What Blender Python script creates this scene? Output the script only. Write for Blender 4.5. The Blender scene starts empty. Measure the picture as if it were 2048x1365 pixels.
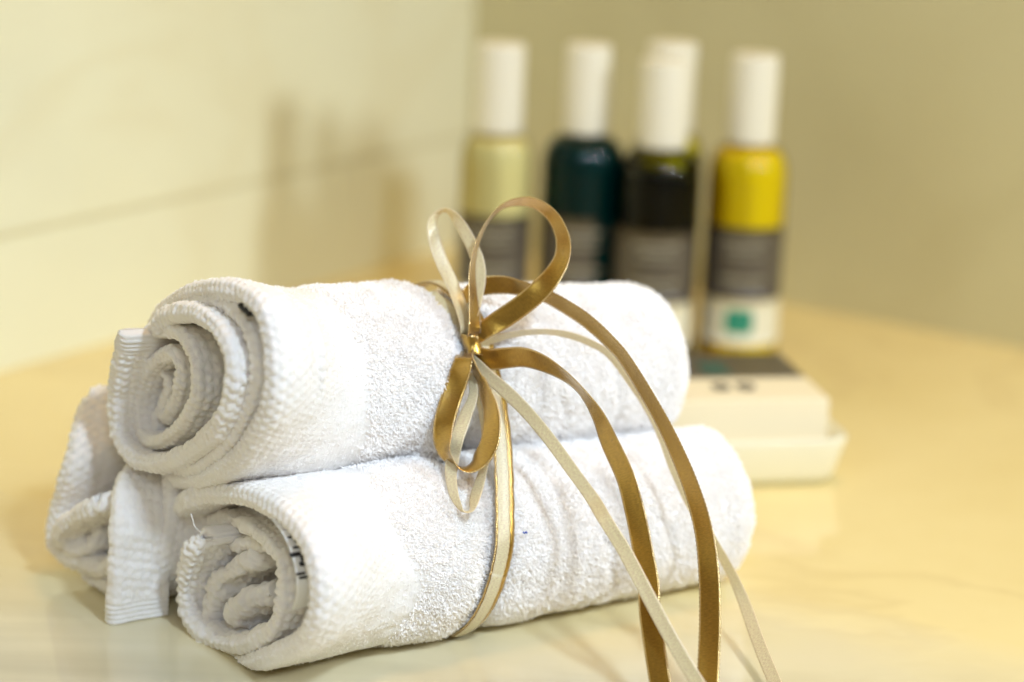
import bpy, math
import numpy as np
from math import sin, cos, pi, radians, sqrt, atan2

# ------------------------------------------------------------------ camera
RNG = np.random.default_rng(7)
scene = bpy.context.scene
COL = scene.collection
F = 4835.0                       # focal length in photo pixels (2048 wide), 85 mm
PITCH, RHO, H = radians(15), radians(2.3), .377
fw = np.array([0, cos(PITCH), -sin(PITCH)])
X0 = np.array([1., 0, 0]); U0 = np.cross(X0, fw)
CR = cos(RHO)*X0 + sin(RHO)*U0
CU = cos(RHO)*U0 - sin(RHO)*X0
CP = np.array([0, 0, H])
cam_d = bpy.data.cameras.new('camera'); cam = bpy.data.objects.new('camera', cam_d); COL.objects.link(cam)
cam_d.lens = 85; cam_d.sensor_width = 36; cam_d.clip_start = .02; cam_d.clip_end = 50
from mathutils import Matrix, Vector
m3 = Matrix(((CR[0], CU[0], -fw[0]), (CR[1], CU[1], -fw[1]), (CR[2], CU[2], -fw[2])))
cam.matrix_world = Matrix.Translation(CP) @ m3.to_4x4()
cam_d.dof.use_dof = True
cam_d.dof.focus_distance = .955
cam_d.dof.aperture_fstop = 3.7
cam_d.dof.aperture_blades = 0
scene.camera = cam

# ------------------------------------------------------------------ light
scene.view_settings.view_transform = 'Standard'
scene.view_settings.look = 'None'
scene.view_settings.exposure = -0.36
scene.view_settings.gamma = 1
w = bpy.data.worlds.new('World'); scene.world = w; w.use_nodes = True
wn = w.node_tree; bg = wn.nodes['Background']
tc = wn.nodes.new('ShaderNodeTexCoord'); sx = wn.nodes.new('ShaderNodeSeparateXYZ'); wn.links.new(tc.outputs['Generated'], sx.inputs[0])
wr_ = wn.nodes.new('ShaderNodeValToRGB'); ma = wn.nodes.new('ShaderNodeMath'); ma.operation = 'MULTIPLY_ADD'; ma.inputs[1].default_value = .5; ma.inputs[2].default_value = .5
wn.links.new(sx.outputs[2], ma.inputs[0]); wn.links.new(ma.outputs[0], wr_.inputs[0])
e = wr_.color_ramp.elements; e[0].position = .40; e[0].color = (.06, .036, .010, 1); e[1].position = 1; e[1].color = (.85, .50, .16, 1)
x_ = e.new(.55); x_.color = (.36, .21, .07, 1)
wn.links.new(wr_.outputs[0], bg.inputs[0]); bg.inputs[1].default_value = 0.40

def area(name, loc, target, size, power, color, size_y=None, spread=180):
    l = bpy.data.lights.new(name, 'AREA'); l.size = size; l.energy = power; l.color = color; l.spread = radians(spread)
    if size_y: l.shape = 'RECTANGLE'; l.size_y = size_y
    o = bpy.data.objects.new(name, l); COL.objects.link(o)
    o.location = loc
    o.rotation_euler = (Vector(target)-Vector(loc)).to_track_quat('-Z', 'Y').to_euler()
    return o
area('key_lamp', (.34, .22, .88), (-.02, .98, .05), .10, 4.3, (.68, .83, 1.0), spread=120)
area('side_lamp', (.86, .72, .56), (-.08, 1.22, .06), 0.14, 2.5, (.86, .94, 1.0), spread=100)
area('window_light', (.0, -.15, .80), (-.05, 1.0, .06), .35, 4.2, (.70, .84, 1.0))
area('ceiling_lamp', (.25, 1.15, 1.9), (.1, 1.1, 0), .4, 12.0, (1.0, .62, .22))

cy = scene.cycles
cy.use_denoising = True
try:
    cy.denoiser = 'OPENIMAGEDENOISE'; cy.denoising_input_passes = 'RGB_ALBEDO_NORMAL'; cy.denoising_prefilter = 'ACCURATE'
except Exception: pass
cy.max_bounces = 10; cy.diffuse_bounces = 8; cy.transparent_max_bounces = 12
cy.caustics_reflective = False; cy.caustics_refractive = False
cy.sample_clamp_indirect = 6

# ------------------------------------------------------------------ layout helpers
def ray(x, y): return fw + CR*(x-1024)/F + CU*(682.5-y)/F
def onz(x, y, z=0.):
    r = ray(x, y); return CP + r*(z-H)/r[2]
def at(x, y, d): return CP + ray(x, y)*d
def onplane(x, y, o, n):
    r = ray(x, y); return CP + r*(((o-CP) @ n)/(r @ n))
def proj(p):
    v = np.asarray(p)-CP; d = v @ fw
    return 1024+F*(v @ CR)/d, 682.5-F*(v @ CU)/d, d

# ------------------------------------------------------------------ scene helpers
def tag(o, label=None, cat=None, group=None, kind=None):
    for k, v in (('label', label), ('category', cat), ('group', group), ('kind', kind)):
        if v: o[k] = v
    return o
def empty(name, loc, label, cat, group=None, rz=0):
    o = bpy.data.objects.new(name, None); COL.objects.link(o)
    o.location = loc; o.rotation_euler = (0, 0, rz); o.empty_display_size = .01
    return tag(o, label, cat, group)
def mesh_obj(name, verts, quads, mat, parent=None, smooth=True, uv=None, local=False, tris=None, vnorm=None):
    """verts in world space unless local; becomes a child of parent"""
    verts = np.asarray(verts, dtype=np.float64)
    if parent is not None and not local:
        pm = np.array(parent.matrix_world_inv) if False else None
        L = Vector(parent.location); rz = parent.rotation_euler[2]
        v = verts - np.array(L); c, s = cos(-rz), sin(-rz)
        verts = np.stack([v[:, 0]*c - v[:, 1]*s, v[:, 0]*s + v[:, 1]*c, v[:, 2]], 1)
    me = bpy.data.meshes.new(name)
    quads = np.asarray(quads, dtype=np.int32).reshape(-1, 4) if quads is not None and len(quads) else np.zeros((0, 4), np.int32)
    tris = np.asarray(tris, dtype=np.int32).reshape(-1, 3) if tris is not None and len(tris) else np.zeros((0, 3), np.int32)
    loops = np.concatenate([quads.ravel(), tris.ravel()])
    starts = np.concatenate([np.arange(len(quads))*4, len(quads)*4+np.arange(len(tris))*3]).astype(np.int32)
    totals = np.concatenate([np.full(len(quads), 4), np.full(len(tris), 3)]).astype(np.int32)
    me.vertices.add(len(verts)); me.vertices.foreach_set('co', verts.astype(np.float32).ravel())
    me.loops.add(len(loops)); me.loops.foreach_set('vertex_index', loops)
    me.polygons.add(len(starts)); me.polygons.foreach_set('loop_start', starts); me.polygons.foreach_set('loop_total', totals)
    me.update(calc_edges=True)
    if uv is not None:
        ul = me.uv_layers.new(name='UVMap'); ul.data.foreach_set('uv', np.asarray(uv, dtype=np.float32)[loops].ravel())
    me.polygons.foreach_set('use_smooth', np.full(len(starts), bool(smooth)))
    me.materials.append(mat); me.validate()
    if vnorm is not None: me.normals_split_custom_set_from_vertices(vnorm.tolist())
    o = bpy.data.objects.new(name, me); COL.objects.link(o)
    if parent is not None: o.parent = parent
    return o
def grid_quads(ni, nj, wi=False, wj=False):
    i = np.arange(ni if wi else ni-1); j = np.arange(nj if wj else nj-1)
    I, J = np.meshgrid(i, j, indexing='ij'); I2 = (I+1) % ni; J2 = (J+1) % nj
    return np.stack([I*nj+J, I2*nj+J, I2*nj+J2, I*nj+J2], -1).reshape(-1, 4)
def box_mesh(c, size, rz=0, bevel=0):
    """box with rounded edges: verts, via superellipsoid-free simple bevel using bmesh"""
    import bmesh
    bm = bmesh.new(); bmesh.ops.create_cube(bm, size=1)
    for v in bm.verts: v.co = Vector((v.co.x*size[0], v.co.y*size[1], v.co.z*size[2]))
    if bevel: bmesh.ops.bevel(bm, geom=list(bm.edges), offset=bevel, segments=3, profile=.5, affect='EDGES')
    M = Matrix.Translation(c) @ Matrix.Rotation(rz, 4, 'Z'); bm.transform(M)
    return bm
def bm_obj(name, bm, mat, parent=None, smooth=False):
    me = bpy.data.meshes.new(name); 
    if parent is not None:
        bm.transform((Matrix.Translation(parent.location) @ Matrix.Rotation(parent.rotation_euler[2], 4, 'Z')).inverted())
    bm.normal_update(); bm.to_mesh(me); bm.free(); me.materials.append(mat)
    me.polygons.foreach_set('use_smooth', np.full(len(me.polygons), bool(smooth)))
    o = bpy.data.objects.new(name, me); COL.objects.link(o)
    if parent is not None: o.parent = parent
    return o
def smooth(x, a, b):
    t = np.clip((np.asarray(x, float)-a)/(b-a), 0, 1); return t*t*(3-2*t)
_T = RNG.random(4096)
def vnoise(p, seed=0):
    """value noise, p (...,3) -> 0..1"""
    p = np.asarray(p, float); f = np.floor(p).astype(np.int64); u = p-f; u = u*u*(3-2*u)
    def h(a, b, c): return _T[(a*7919 + b*104729 + c*1299709 + seed*733) & 4095]
    x, y, z = f[..., 0], f[..., 1], f[..., 2]; r = 0
    for dx in (0, 1):
        for dy in (0, 1):
            for dz in (0, 1):
                wt = (u[..., 0] if dx else 1-u[..., 0])*(u[..., 1] if dy else 1-u[..., 1])*(u[..., 2] if dz else 1-u[..., 2])
                r = r + wt*h(x+dx, y+dy, z+dz)
    return r
def fbm(p, o=3, seed=0):
    s = 0; a = 1; n = 0
    for k in range(o): s = s+a*vnoise(np.asarray(p)*2**k, seed+k*11); n += a; a *= .55
    return s/n
def catmull(P, n, closed=False):
    """centripetal-free catmull-rom, returns n points (uniform in arclength)"""
    P = np.asarray(P, float)
    Q = np.vstack([P[-1], P, P[0], P[1]]) if closed else np.vstack([2*P[0]-P[1], P, 2*P[-1]-P[-2]])
    out = []
    for i in range(1, len(Q)-2):
        t = np.linspace(0, 1, 40, endpoint=False)[:, None]
        p0, p1, p2, p3 = Q[i-1], Q[i], Q[i+1], Q[i+2]
        out.append(.5*((2*p1)+(-p0+p2)*t+(2*p0-5*p1+4*p2-p3)*t*t+(-p0+3*p1-3*p2+p3)*t**3))
    out = np.vstack(out+[Q[-2][None]]) if not closed else np.vstack(out+[out[0][:1]])
    d = np.linalg.norm(np.diff(out[:, :3], axis=0), axis=1); s = np.concatenate([[0], np.cumsum(d)])
    if callable(n): n = n(s[-1])
    q = np.linspace(0, s[-1], n+1)[:-1] if closed else np.linspace(0, s[-1], n)
    return np.stack([np.interp(q, s, out[:, k]) for k in range(out.shape[1])], 1), s[-1]

# ------------------------------------------------------------------ materials
def mat(name):
    m = bpy.data.materials.new(name); m.use_nodes = True
    nt = m.node_tree; b = nt.nodes['Principled BSDF']; return m, nt, b
def N(nt, t, **kw):
    n = nt.nodes.new(t)
    for k, v in kw.items():
        if k.startswith('i_'): n.inputs[k[2:].replace('_', ' ')].default_value = v
        else: setattr(n, k, v)
    return n
def ramp(nt, fac, stops):
    r = N(nt, 'ShaderNodeValToRGB'); e = r.color_ramp.elements
    e[0].position, e[0].color = stops[0][0], (*stops[0][1], 1); e[1].position, e[1].color = stops[-1][0], (*stops[-1][1], 1)
    for p, c in stops[1:-1]:
        x = e.new(p); x.color = (*c, 1)
    nt.links.new(fac, r.inputs[0]); return r
def simple(name, col, rough=.5, metal=0, coat=0, spec=.5, sub=0, noise=0, nscale=40, emit=None):
    m, nt, b = mat(name)
    b.inputs['Base Color'].default_value = (*col, 1); b.inputs['Roughness'].default_value = rough
    b.inputs['Metallic'].default_value = metal; b.inputs['Coat Weight'].default_value = coat
    b.inputs['Specular IOR Level'].default_value = spec
    if sub:
        b.inputs['Subsurface Weight'].default_value = sub; b.inputs['Subsurface Scale'].default_value = .004
    if noise:
        g = N(nt, 'ShaderNodeTexCoord'); n = N(nt, 'ShaderNodeTexNoise', i_Scale=nscale); nt.links.new(g.outputs['Object'], n.inputs['Vector'])
        r = ramp(nt, n.outputs['Fac'], [(.3, tuple(c*(1-noise) for c in col)), (.7, tuple(min(1, c*(1+noise)) for c in col))])
        nt.links.new(r.outputs[0], b.inputs['Base Color'])
    return m

def marble(name, base, dark, vein, rough, scale, veinamt=.35, loc=(0, 0, 0), coat=.0, pale=False):
    m, nt, b = mat(name)
    g = N(nt, 'ShaderNodeNewGeometry'); mp = N(nt, 'ShaderNodeMapping'); mp.inputs['Location'].default_value = loc
    mp.inputs['Scale'].default_value = (1, 1, 1.0)
    nt.links.new(g.outputs['Position'], mp.inputs['Vector'])
    n1 = N(nt, 'ShaderNodeTexNoise', i_Scale=scale, i_Detail=6.0, i_Roughness=.55, i_Distortion=.6); nt.links.new(mp.outputs[0], n1.inputs['Vector'])
    r1 = ramp(nt, n1.outputs['Fac'], [(.32, dark), (.62, base)])
    n2 = N(nt, 'ShaderNodeTexNoise', i_Scale=scale*.8, i_Detail=5.0, i_Roughness=.5, i_Distortion=1.6); nt.links.new(mp.outputs[0], n2.inputs['Vector'])
    sub = N(nt, 'ShaderNodeMath', operation='SUBTRACT'); sub.inputs[1].default_value = .5; nt.links.new(n2.outputs['Fac'], sub.inputs[0])
    ab = N(nt, 'ShaderNodeMath', operation='ABSOLUTE'); nt.links.new(sub.outputs[0], ab.inputs[0])
    r2 = ramp(nt, ab.outputs[0], [(0.0, (veinamt,)*3), (.035, (0, 0, 0))])
    mx = N(nt, 'ShaderNodeMix', data_type='RGBA'); nt.links.new(r2.outputs[0], mx.inputs[0]); nt.links.new(r1.outputs[0], mx.inputs[6]); mx.inputs[7].default_value = (*vein, 1)
    nt.links.new(mx.outputs[2], b.inputs['Base Color'])
    if pale:  # paler front zone: cool light pool painted into the stone colour, plus grey veining
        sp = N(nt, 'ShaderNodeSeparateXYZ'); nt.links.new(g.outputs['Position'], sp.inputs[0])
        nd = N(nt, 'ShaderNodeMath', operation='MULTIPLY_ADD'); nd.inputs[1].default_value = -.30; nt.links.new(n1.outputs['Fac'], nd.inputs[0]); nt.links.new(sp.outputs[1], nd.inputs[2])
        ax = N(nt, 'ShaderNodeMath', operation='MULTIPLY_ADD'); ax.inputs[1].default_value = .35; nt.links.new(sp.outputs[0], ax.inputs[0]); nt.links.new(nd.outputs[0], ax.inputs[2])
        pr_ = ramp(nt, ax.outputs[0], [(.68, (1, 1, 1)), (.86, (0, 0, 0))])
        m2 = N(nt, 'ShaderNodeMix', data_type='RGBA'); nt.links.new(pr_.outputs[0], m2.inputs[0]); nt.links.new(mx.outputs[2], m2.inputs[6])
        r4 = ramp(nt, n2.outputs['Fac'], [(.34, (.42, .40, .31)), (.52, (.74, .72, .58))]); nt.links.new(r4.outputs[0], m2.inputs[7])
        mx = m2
    nt.links.new(mx.outputs[2], b.inputs['Base Color'])
    b.inputs['Roughness'].default_value = rough
    b.inputs['Coat Weight'].default_value = coat; b.inputs['Coat Roughness'].default_value = .05
    return m
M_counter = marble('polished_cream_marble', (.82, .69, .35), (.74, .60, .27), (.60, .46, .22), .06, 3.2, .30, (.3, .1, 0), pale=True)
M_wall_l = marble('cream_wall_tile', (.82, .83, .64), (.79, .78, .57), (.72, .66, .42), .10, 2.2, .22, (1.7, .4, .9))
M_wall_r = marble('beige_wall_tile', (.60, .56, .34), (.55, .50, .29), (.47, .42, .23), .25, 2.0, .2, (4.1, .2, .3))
M_grout = simple('grout', (.68, .63, .42), .8)

def towel_mat():
    m, nt, b = mat('white_cotton')
    b.inputs['Base Color'].default_value = (.85, .83, .81, 1); b.inputs['Roughness'].default_value = .95
    b.inputs['Specular IOR Level'].default_value = .15
    b.inputs['Sheen Weight'].default_value = .25; b.inputs['Sheen Roughness'].default_value = .5
    b.inputs['Subsurface Weight'].default_value = .12; b.inputs['Subsurface Scale'].default_value = .003
    b.inputs['Subsurface Radius'].default_value = (1, .8, .55)
    g = N(nt, 'ShaderNodeTexCoord'); 
    n = N(nt, 'ShaderNodeTexNoise', i_Scale=1500.0, i_Detail=3.0); nt.links.new(g.outputs['Object'], n.inputs['Vector'])
    bp = N(nt, 'ShaderNodeBump'); bp.inputs['Strength'].default_value = .35; bp.inputs['Distance'].default_value = .0006
    nt.links.new(n.outputs['Fac'], bp.inputs['Height']); nt.links.new(bp.outputs[0], b.inputs['Normal'])
    return m
M_towel = towel_mat()
def pile_mat():
    m, nt, b = mat('white_terry_loops')
    out = nt.nodes['Material Output']
    b.inputs['Base Color'].default_value = (.99, .975, .965, 1); b.inputs['Roughness'].default_value = .9
    b.inputs['Specular IOR Level'].default_value = .2
    t = N(nt, 'ShaderNodeBsdfTranslucent'); t.inputs[0].default_value = (.88, .85, .83, 1)
    mx = N(nt, 'ShaderNodeMixShader'); mx.inputs[0].default_value = .0
    nt.links.new(b.outputs[0], mx.inputs[1]); nt.links.new(t.outputs[0], mx.inputs[2]); nt.links.new(mx.outputs[0], out.inputs[0])
    return m
M_pile = pile_mat()
def satin(name, col, edge, rough, metal, transl):
    """u across the ribbon 0..1, v along in metres"""
    m, nt, b = mat(name); out = nt.nodes['Material Output']
    uv = N(nt, 'ShaderNodeUVMap'); sp = N(nt, 'ShaderNodeSeparateXYZ'); nt.links.new(uv.outputs[0], sp.inputs[0])
    # edge mask
    s = N(nt, 'ShaderNodeMath', operation='SUBTRACT'); s.inputs[1].default_value = .5; nt.links.new(sp.outputs[0], s.inputs[0])
    a = N(nt, 'ShaderNodeMath', operation='ABSOLUTE'); nt.links.new(s.outputs[0], a.inputs[0])
    em = ramp(nt, a.outputs[0], [(.42, (0, 0, 0)), (.45, (1, 1, 1))])
    cmb = N(nt, 'ShaderNodeMapping'); cmb.inputs['Scale'].default_value = (6, 3000, 1); nt.links.new(uv.outputs[0], cmb.inputs['Vector'])
    cmb.inputs['Rotation'].default_value = (0, 0, .0)
    n = N(nt, 'ShaderNodeTexNoise', i_Scale=1.0, i_Detail=2.0); nt.links.new(cmb.outputs[0], n.inputs['Vector'])
    # stitched selvedge beads
    be = N(nt, 'ShaderNodeMath', operation='SINE'); mu = N(nt, 'ShaderNodeMath', operation='MULTIPLY'); mu.inputs[1].default_value = 2*pi/.0011
    nt.links.new(sp.outputs[1], mu.inputs[0]); nt.links.new(mu.outputs[0], be.inputs[0])
    bm_ = N(nt, 'ShaderNodeMath', operation='MULTIPLY'); nt.links.new(be.outputs[0], bm_.inputs[0]); nt.links.new(em.outputs[0], bm_.inputs[1])
    ad = N(nt, 'ShaderNodeMath', operation='MULTIPLY_ADD'); ad.inputs[1].default_value = .6; nt.links.new(bm_.outputs[0], ad.inputs[0]); nt.links.new(n.outputs['Fac'], ad.inputs[2])
    bp = N(nt, 'ShaderNodeBump'); bp.inputs['Strength'].default_value = .5; bp.inputs['Distance'].default_value = .0002
    nt.links.new(ad.outputs[0], bp.inputs['Height']); nt.links.new(bp.outputs[0], b.inputs['Normal'])
    n3 = N(nt, 'ShaderNodeTexNoise', i_Scale=1.0, i_Detail=2.0); c3 = N(nt, 'ShaderNodeMapping'); c3.inputs['Scale'].default_value = (5, 3000, 1); nt.links.new(uv.outputs[0], c3.inputs['Vector']); nt.links.new(c3.outputs[0], n3.inputs['Vector'])
    cr = ramp(nt, n3.outputs['Fac'], [(.38, tuple(c*.82 for c in col)), (.64, tuple(min(1, c*1.15) for c in col))])
    mx = N(nt, 'ShaderNodeMix', data_type='RGBA'); nt.links.new(em.outputs[0], mx.inputs[0]); nt.links.new(cr.outputs[0], mx.inputs[6]); mx.inputs[7].default_value = (*edge, 1)
    nt.links.new(mx.outputs[2], b.inputs['Base Color'])
    b.inputs['Roughness'].default_value = rough; b.inputs['Metallic'].default_value = metal
    b.inputs['Anisotropic'].default_value = .6
    b.inputs['Coat Weight'].default_value = .6; b.inputs['Coat Roughness'].default_value = .24
    b.inputs['Sheen Weight'].default_value = .15
    t = N(nt, 'ShaderNodeBsdfTranslucent'); nt.links.new(mx.outputs[2], t.inputs[0])
    ms = N(nt, 'ShaderNodeMixShader'); ms.inputs[0].default_value = transl
    nt.links.new(b.outputs[0], ms.inputs[1]); nt.links.new(t.outputs[0], ms.inputs[2]); nt.links.new(ms.outputs[0], out.inputs[0])
    return m
M_gold = satin('gold_satin', (.52, .31, .045), (.78, .56, .24), .25, .80, .10)
M_cream = satin('cream_satin', (.97, .83, .57), (.97, .86, .63), .26, .05, .30)

# ================================================================== SETTING
c0 = onz(935, 485); dl = np.array([-.555, -.832, 0]); dr = np.array([.832, -.555, 0])
def slab(name, pts, z0, z1, material, thick, nrm, parent=None):
    """vertical slab between two plan points, from z0 to z1, thickness away from the room"""
    p, q = pts; n_ = np.array(nrm)*thick
    v = [p+[0, 0, z0], q+[0, 0, z0], q+[0, 0, z1], p+[0, 0, z1]]; v = [np.array(x) for x in v]; v += [x+n_ for x in v]
    f = [(0, 1, 2, 3), (7, 6, 5, 4), (0, 4, 5, 1), (1, 5, 6, 2), (2, 6, 7, 3), (3, 7, 4, 0)]
    return mesh_obj(name, np.array(v), f, material, parent, smooth=False)
# counter sheet with thickness, one piece
cv = [(-3, -2.2), (3.2, -2.2), (3.2, 3.2), (-3, 3.2)]
vv = np.array([(x, y, z) for z in (-.03, 0) for x, y in cv])
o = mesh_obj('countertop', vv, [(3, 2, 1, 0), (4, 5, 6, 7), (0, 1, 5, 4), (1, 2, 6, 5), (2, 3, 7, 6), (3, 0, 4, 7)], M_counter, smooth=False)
tag(o, kind='structure')
# left wall: lower tile course, joint, upper course
jz = onplane(0, 487, c0, dr)[2]; jz2 = onplane(700, 312, c0, dr)[2]; print('joint z', jz, jz2)
JZ = (jz+jz2)/2
Lp = c0+dl*2.2
wl = slab('wall_left', (c0, Lp), .0, JZ-.0018, M_wall_l, .02, -dr); tag(wl, kind='structure')
slab('grout_joint', (c0-dr*.0015, Lp-dr*.0015), JZ-.0018, JZ+.0018, M_grout, .015, -dr, wl)
slab('wall_tile', (c0, Lp), JZ+.0018, 1.6, M_wall_l, .02, -dr, wl)
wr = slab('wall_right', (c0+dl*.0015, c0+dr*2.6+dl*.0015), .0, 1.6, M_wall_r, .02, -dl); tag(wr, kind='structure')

# ================================================================== TOWELS
AX = np.array([.835, .55, 0]); AX /= np.linalg.norm(AX); NV = np.array([-AX[1], AX[0], 0]); ZV = np.array([0, 0, 1.])

def tufts(P, Nn, length, width, count_hint=None, rng=RNG):
    """terry loops: flat little arches standing on points P with normals Nn"""
    n = len(P)
    rv = rng.normal(size=(n, 3)); T = rv-(rv*Nn).sum(1)[:, None]*Nn; T /= np.linalg.norm(T, axis=1)[:, None]+1e-9
    tilt = rng.normal(size=(n, 3))*.42; D = Nn+tilt; D /= np.linalg.norm(D, axis=1)[:, None]
    W = np.cross(D, T); W /= np.linalg.norm(W, axis=1)[:, None]+1e-9
    L = length*rng.uniform(.65, 1.3, n); S = length*rng.uniform(.25, .6, n); wd = width*rng.uniform(.7, 1.25, n)
    K = 5; u = np.linspace(0, 1, K); V = []
    B = np.cross(T, W)
    for k in range(K):
        c = P + T*(S*(1-cos(pi*u[k]))*.5)[:, None] + D*(L*sin(pi*u[k]*.93+.08))[:, None]
        # section plane: W and the direction across the arch
        a = T*sin(pi*u[k])*0 + D*cos(pi*u[k])*0; td = T*sin(pi*u[k])+D*cos(pi*u[k])*1.6; X_ = np.cross(W, td); X_ /= np.linalg.norm(X_, axis=1)[:, None]
        for m_ in range(3):
            an = 2*pi*m_/3; V.append(c+(W*cos(an)+X_*sin(an))*wd[:, None]/2)
    V = np.stack(V, 1).reshape(-1, 3)
    base = (np.arange(n)*3*K)[:, None]
    q = np.concatenate([base+np.array([[3*k+m_, 3*k+(m_+1) % 3, 3*k+3+(m_+1) % 3, 3*k+3+m_]]) for k in range(K-1) for m_ in range(3)], 0)
    return V, q

class Towel:
    def __init__(s, O, Oend, L, r0, r1, seed):
        s.O = np.array(O, float); s.Oe = np.array(Oend, float); s.L = L; s.r0, s.r1 = r0, r1; s.seed = seed
        s.V = []; s.Q = []; s.nv = 0; s.PV = []; s.PQ = []; s.PN = []; s.pn = 0
    def add(s, V, Q): s.V.append(V.reshape(-1, 3)); s.Q.append(np.asarray(Q)+s.nv); s.nv += len(s.V[-1])
    def face(s, x, y, t0=0.):
        """photo point -> (n,z) on the plane across the roll at t0"""
        p = onplane(x, y, s.O+AX*t0, AX)-s.O; return p @ NV, p @ ZV
    def cen(s, t):
        f = (np.asarray(t)/s.L)[..., None]; return s.O + (s.Oe-s.O)*f
    def disp(s, G, amp):
        gi = np.gradient(G, axis=0); gj = np.gradient(G, axis=1); n = np.cross(gi, gj); n /= np.linalg.norm(n, axis=2)[..., None]+1e-12
        return G + n*amp[..., None], n

    def layer(s, pts, wd, depth=.03, bump=.0011, per=.0042, prot_taper=True, ds=.0006, rib=None, crumple=0.):
        """one folded cloth layer seen edge-on at the roll's mouth. pts: (x, y, t0) photo points of its middle line"""
        q = []
        for p in pts:
            t0 = p[2] if len(p) > 2 else 0.; a, b = s.face(p[0], p[1], t0); q.append((a, b, t0))
        q, Ln = catmull(np.array(q), lambda l: max(12, int(l/ds)))
        n = len(q); sl = np.linspace(0, Ln, n)
        tg = np.gradient(q[:, :2], axis=0); tg /= np.linalg.norm(tg, axis=1)[:, None]+1e-12
        nn = np.stack([tg[:, 1], -tg[:, 0]], 1)
        e = np.minimum(sl, Ln-sl); hw = wd/2*np.sqrt(np.clip(1-(1-np.clip(e/(wd*.55), 0, 1))**2, .0004, 1))
        hw = hw*(1+.16*(fbm(np.stack([sl/.009, sl*0+s.seed, sl*0], 1), 2)-.5)*2)
        m = int(depth/.0006); tt = np.linspace(depth, wd/2, m)
        th = np.linspace(0, pi, 16)[1:-1]
        prof_h = np.concatenate([np.ones(m), np.cos(th), -np.ones(m)])
        prof_t = np.concatenate([tt, wd/2*(1-np.sin(th)), tt[::-1]])
        arc = np.concatenate([[0], np.cumsum(np.hypot(np.diff(prof_h*wd/2), np.diff(prof_t)))])
        PH, PT = prof_h[None, :]*hw[:, None], prof_t[None, :]*np.ones((n, 1))
        t = q[:, 2:3]+PT*np.where(PT < wd/2, np.maximum(hw[:, None]/(wd/2), .6), 1)
        A = q[:, 0:1]+nn[:, 0:1]*PH; B = q[:, 1:2]+nn[:, 1:2]*PH
        cw = (s.Oe-s.O)/s.L
        G = s.O + NV*A[..., None] + ZV*B[..., None] + AX*t[..., None] + (cw-AX*(cw @ AX))[None, None]*t[..., None]
        S_ = sl[:, None]*np.ones_like(PT); AR = arc[None, :]*np.ones_like(PT)
        # waffle weave: little pillows; the sheared hem has fine ribs instead
        wob = (fbm(G*70, 2, s.seed+21)-.5)
        wf = np.abs(np.sin(pi*S_/per+.9*np.floor(AR/per)+2.2*wob))**.8*(.35+.65*np.abs(np.sin(pi*AR/(per*.9)+1.5*wob)))
        amp = bump*(wf-.5)*(.35+1.3*fbm(G*110, 2, s.seed+22))
        nz = fbm(G*180, 2, s.seed)-.5; fine = fbm(G*900, 2, s.seed+5)-.5
        amp = amp + nz*(crumple+.0018) + fine*.0006 + (fbm(G*75, 2, s.seed+31)-.5)*crumple*1.6
        if rib:
            k = smooth(S_, rib+.002, rib-.002) if rib > 0 else smooth(Ln-S_, -rib+.002, -rib-.002)
            amp = amp*(1-k) + k*(.00042*np.sin(2*pi*S_/.0021)+nz*.0012+fine*.0003)
        if n > 2: G, nrm = s.disp(G, amp*np.where(hw[:, None] < wd*.2, .3, 1)*(-1))
        s.add(G, grid_quads(n, len(prof_h)))
        # close the two hem ends
        return G

    def body(s, lip, wd, lipdepth=.03, t_blend=.06, terry0=.06, terryw=.01, pinch=.125, pamp=.0035, wave=1., tuft_n=60000, lipt=None, squash=0.):
        """the outer wrap: mouth shaped as traced, turning into the round roll; closes over at the far end"""
        q = []
        for p in lip:
            t0 = p[2] if len(p) > 2 else 0.; a, b = s.face(p[0], p[1], t0); q.append((a, b, t0))
        q, Ln = catmull(np.array(q), lambda l: int(l/.00065), closed=True)
        if ((q[:, 0]*np.roll(q[:, 1], -1)-q[:, 1]*np.roll(q[:, 0], -1)).sum()) < 0: q = q[::-1]
        n = len(q); sl = np.arange(n)*Ln/n
        tg = np.roll(q[:, :2], -1, 0)-np.roll(q[:, :2], 1, 0); tg /= np.linalg.norm(tg, axis=1)[:, None]
        nn = np.stack([tg[:, 1], -tg[:, 0]], 1)                                  # outward
        ph = np.unwrap(np.arctan2(q[:, 1], q[:, 0]))
        L = s.L; m = int(L/.0007)
        # far end: rounded shoulder then a disc
        R = s.r1; te = np.linspace(L, wd/2, m)
        capk = 26; u = np.linspace(1, 0, capk, endpoint=False)                    # from centre out to rim
        edge = .007
        cap_t = L - 0*u; cap_s = u*0
        # rows: cap rows (radius scale rs, t) then outer rows
        rs = np.concatenate([np.linspace(.02, .80, 12), .80+.20*np.sin(np.linspace(.15, pi/2, 10))])
        ct = np.concatenate([np.full(12, L), L-edge*(1-np.cos(np.linspace(.15, pi/2, 10)))])
        ct[:12] = L-.004*np.exp(-((np.linspace(0, 1, 12)-.1)/.3)**2)
        te = np.linspace(L-edge, wd/2, m)[1:]
        th = np.linspace(0, pi, 16)[1:-1]; mi = int(lipdepth/.0009); ti = np.linspace(wd/2, lipdepth, mi)
        RS = np.concatenate([rs, np.ones(len(te)+14+mi)]); PT = np.concatenate([ct, te, wd/2*(1-np.sin(th)), ti])
        PH = np.concatenate([np.ones(len(rs)+len(te)), np.cos(th), -np.ones(mi)])*wd/2
        arc = np.concatenate([[0], np.cumsum(np.hypot(np.diff(PH), np.diff(PT)))]); arc = arc[-1]-arc
        PTg = PT[None]*np.ones((n, 1)); f = smooth(PTg, .004, t_blend)
        tt = PTg + q[:, 2:3]*(1-smooth(PTg, .0, .05))
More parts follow.
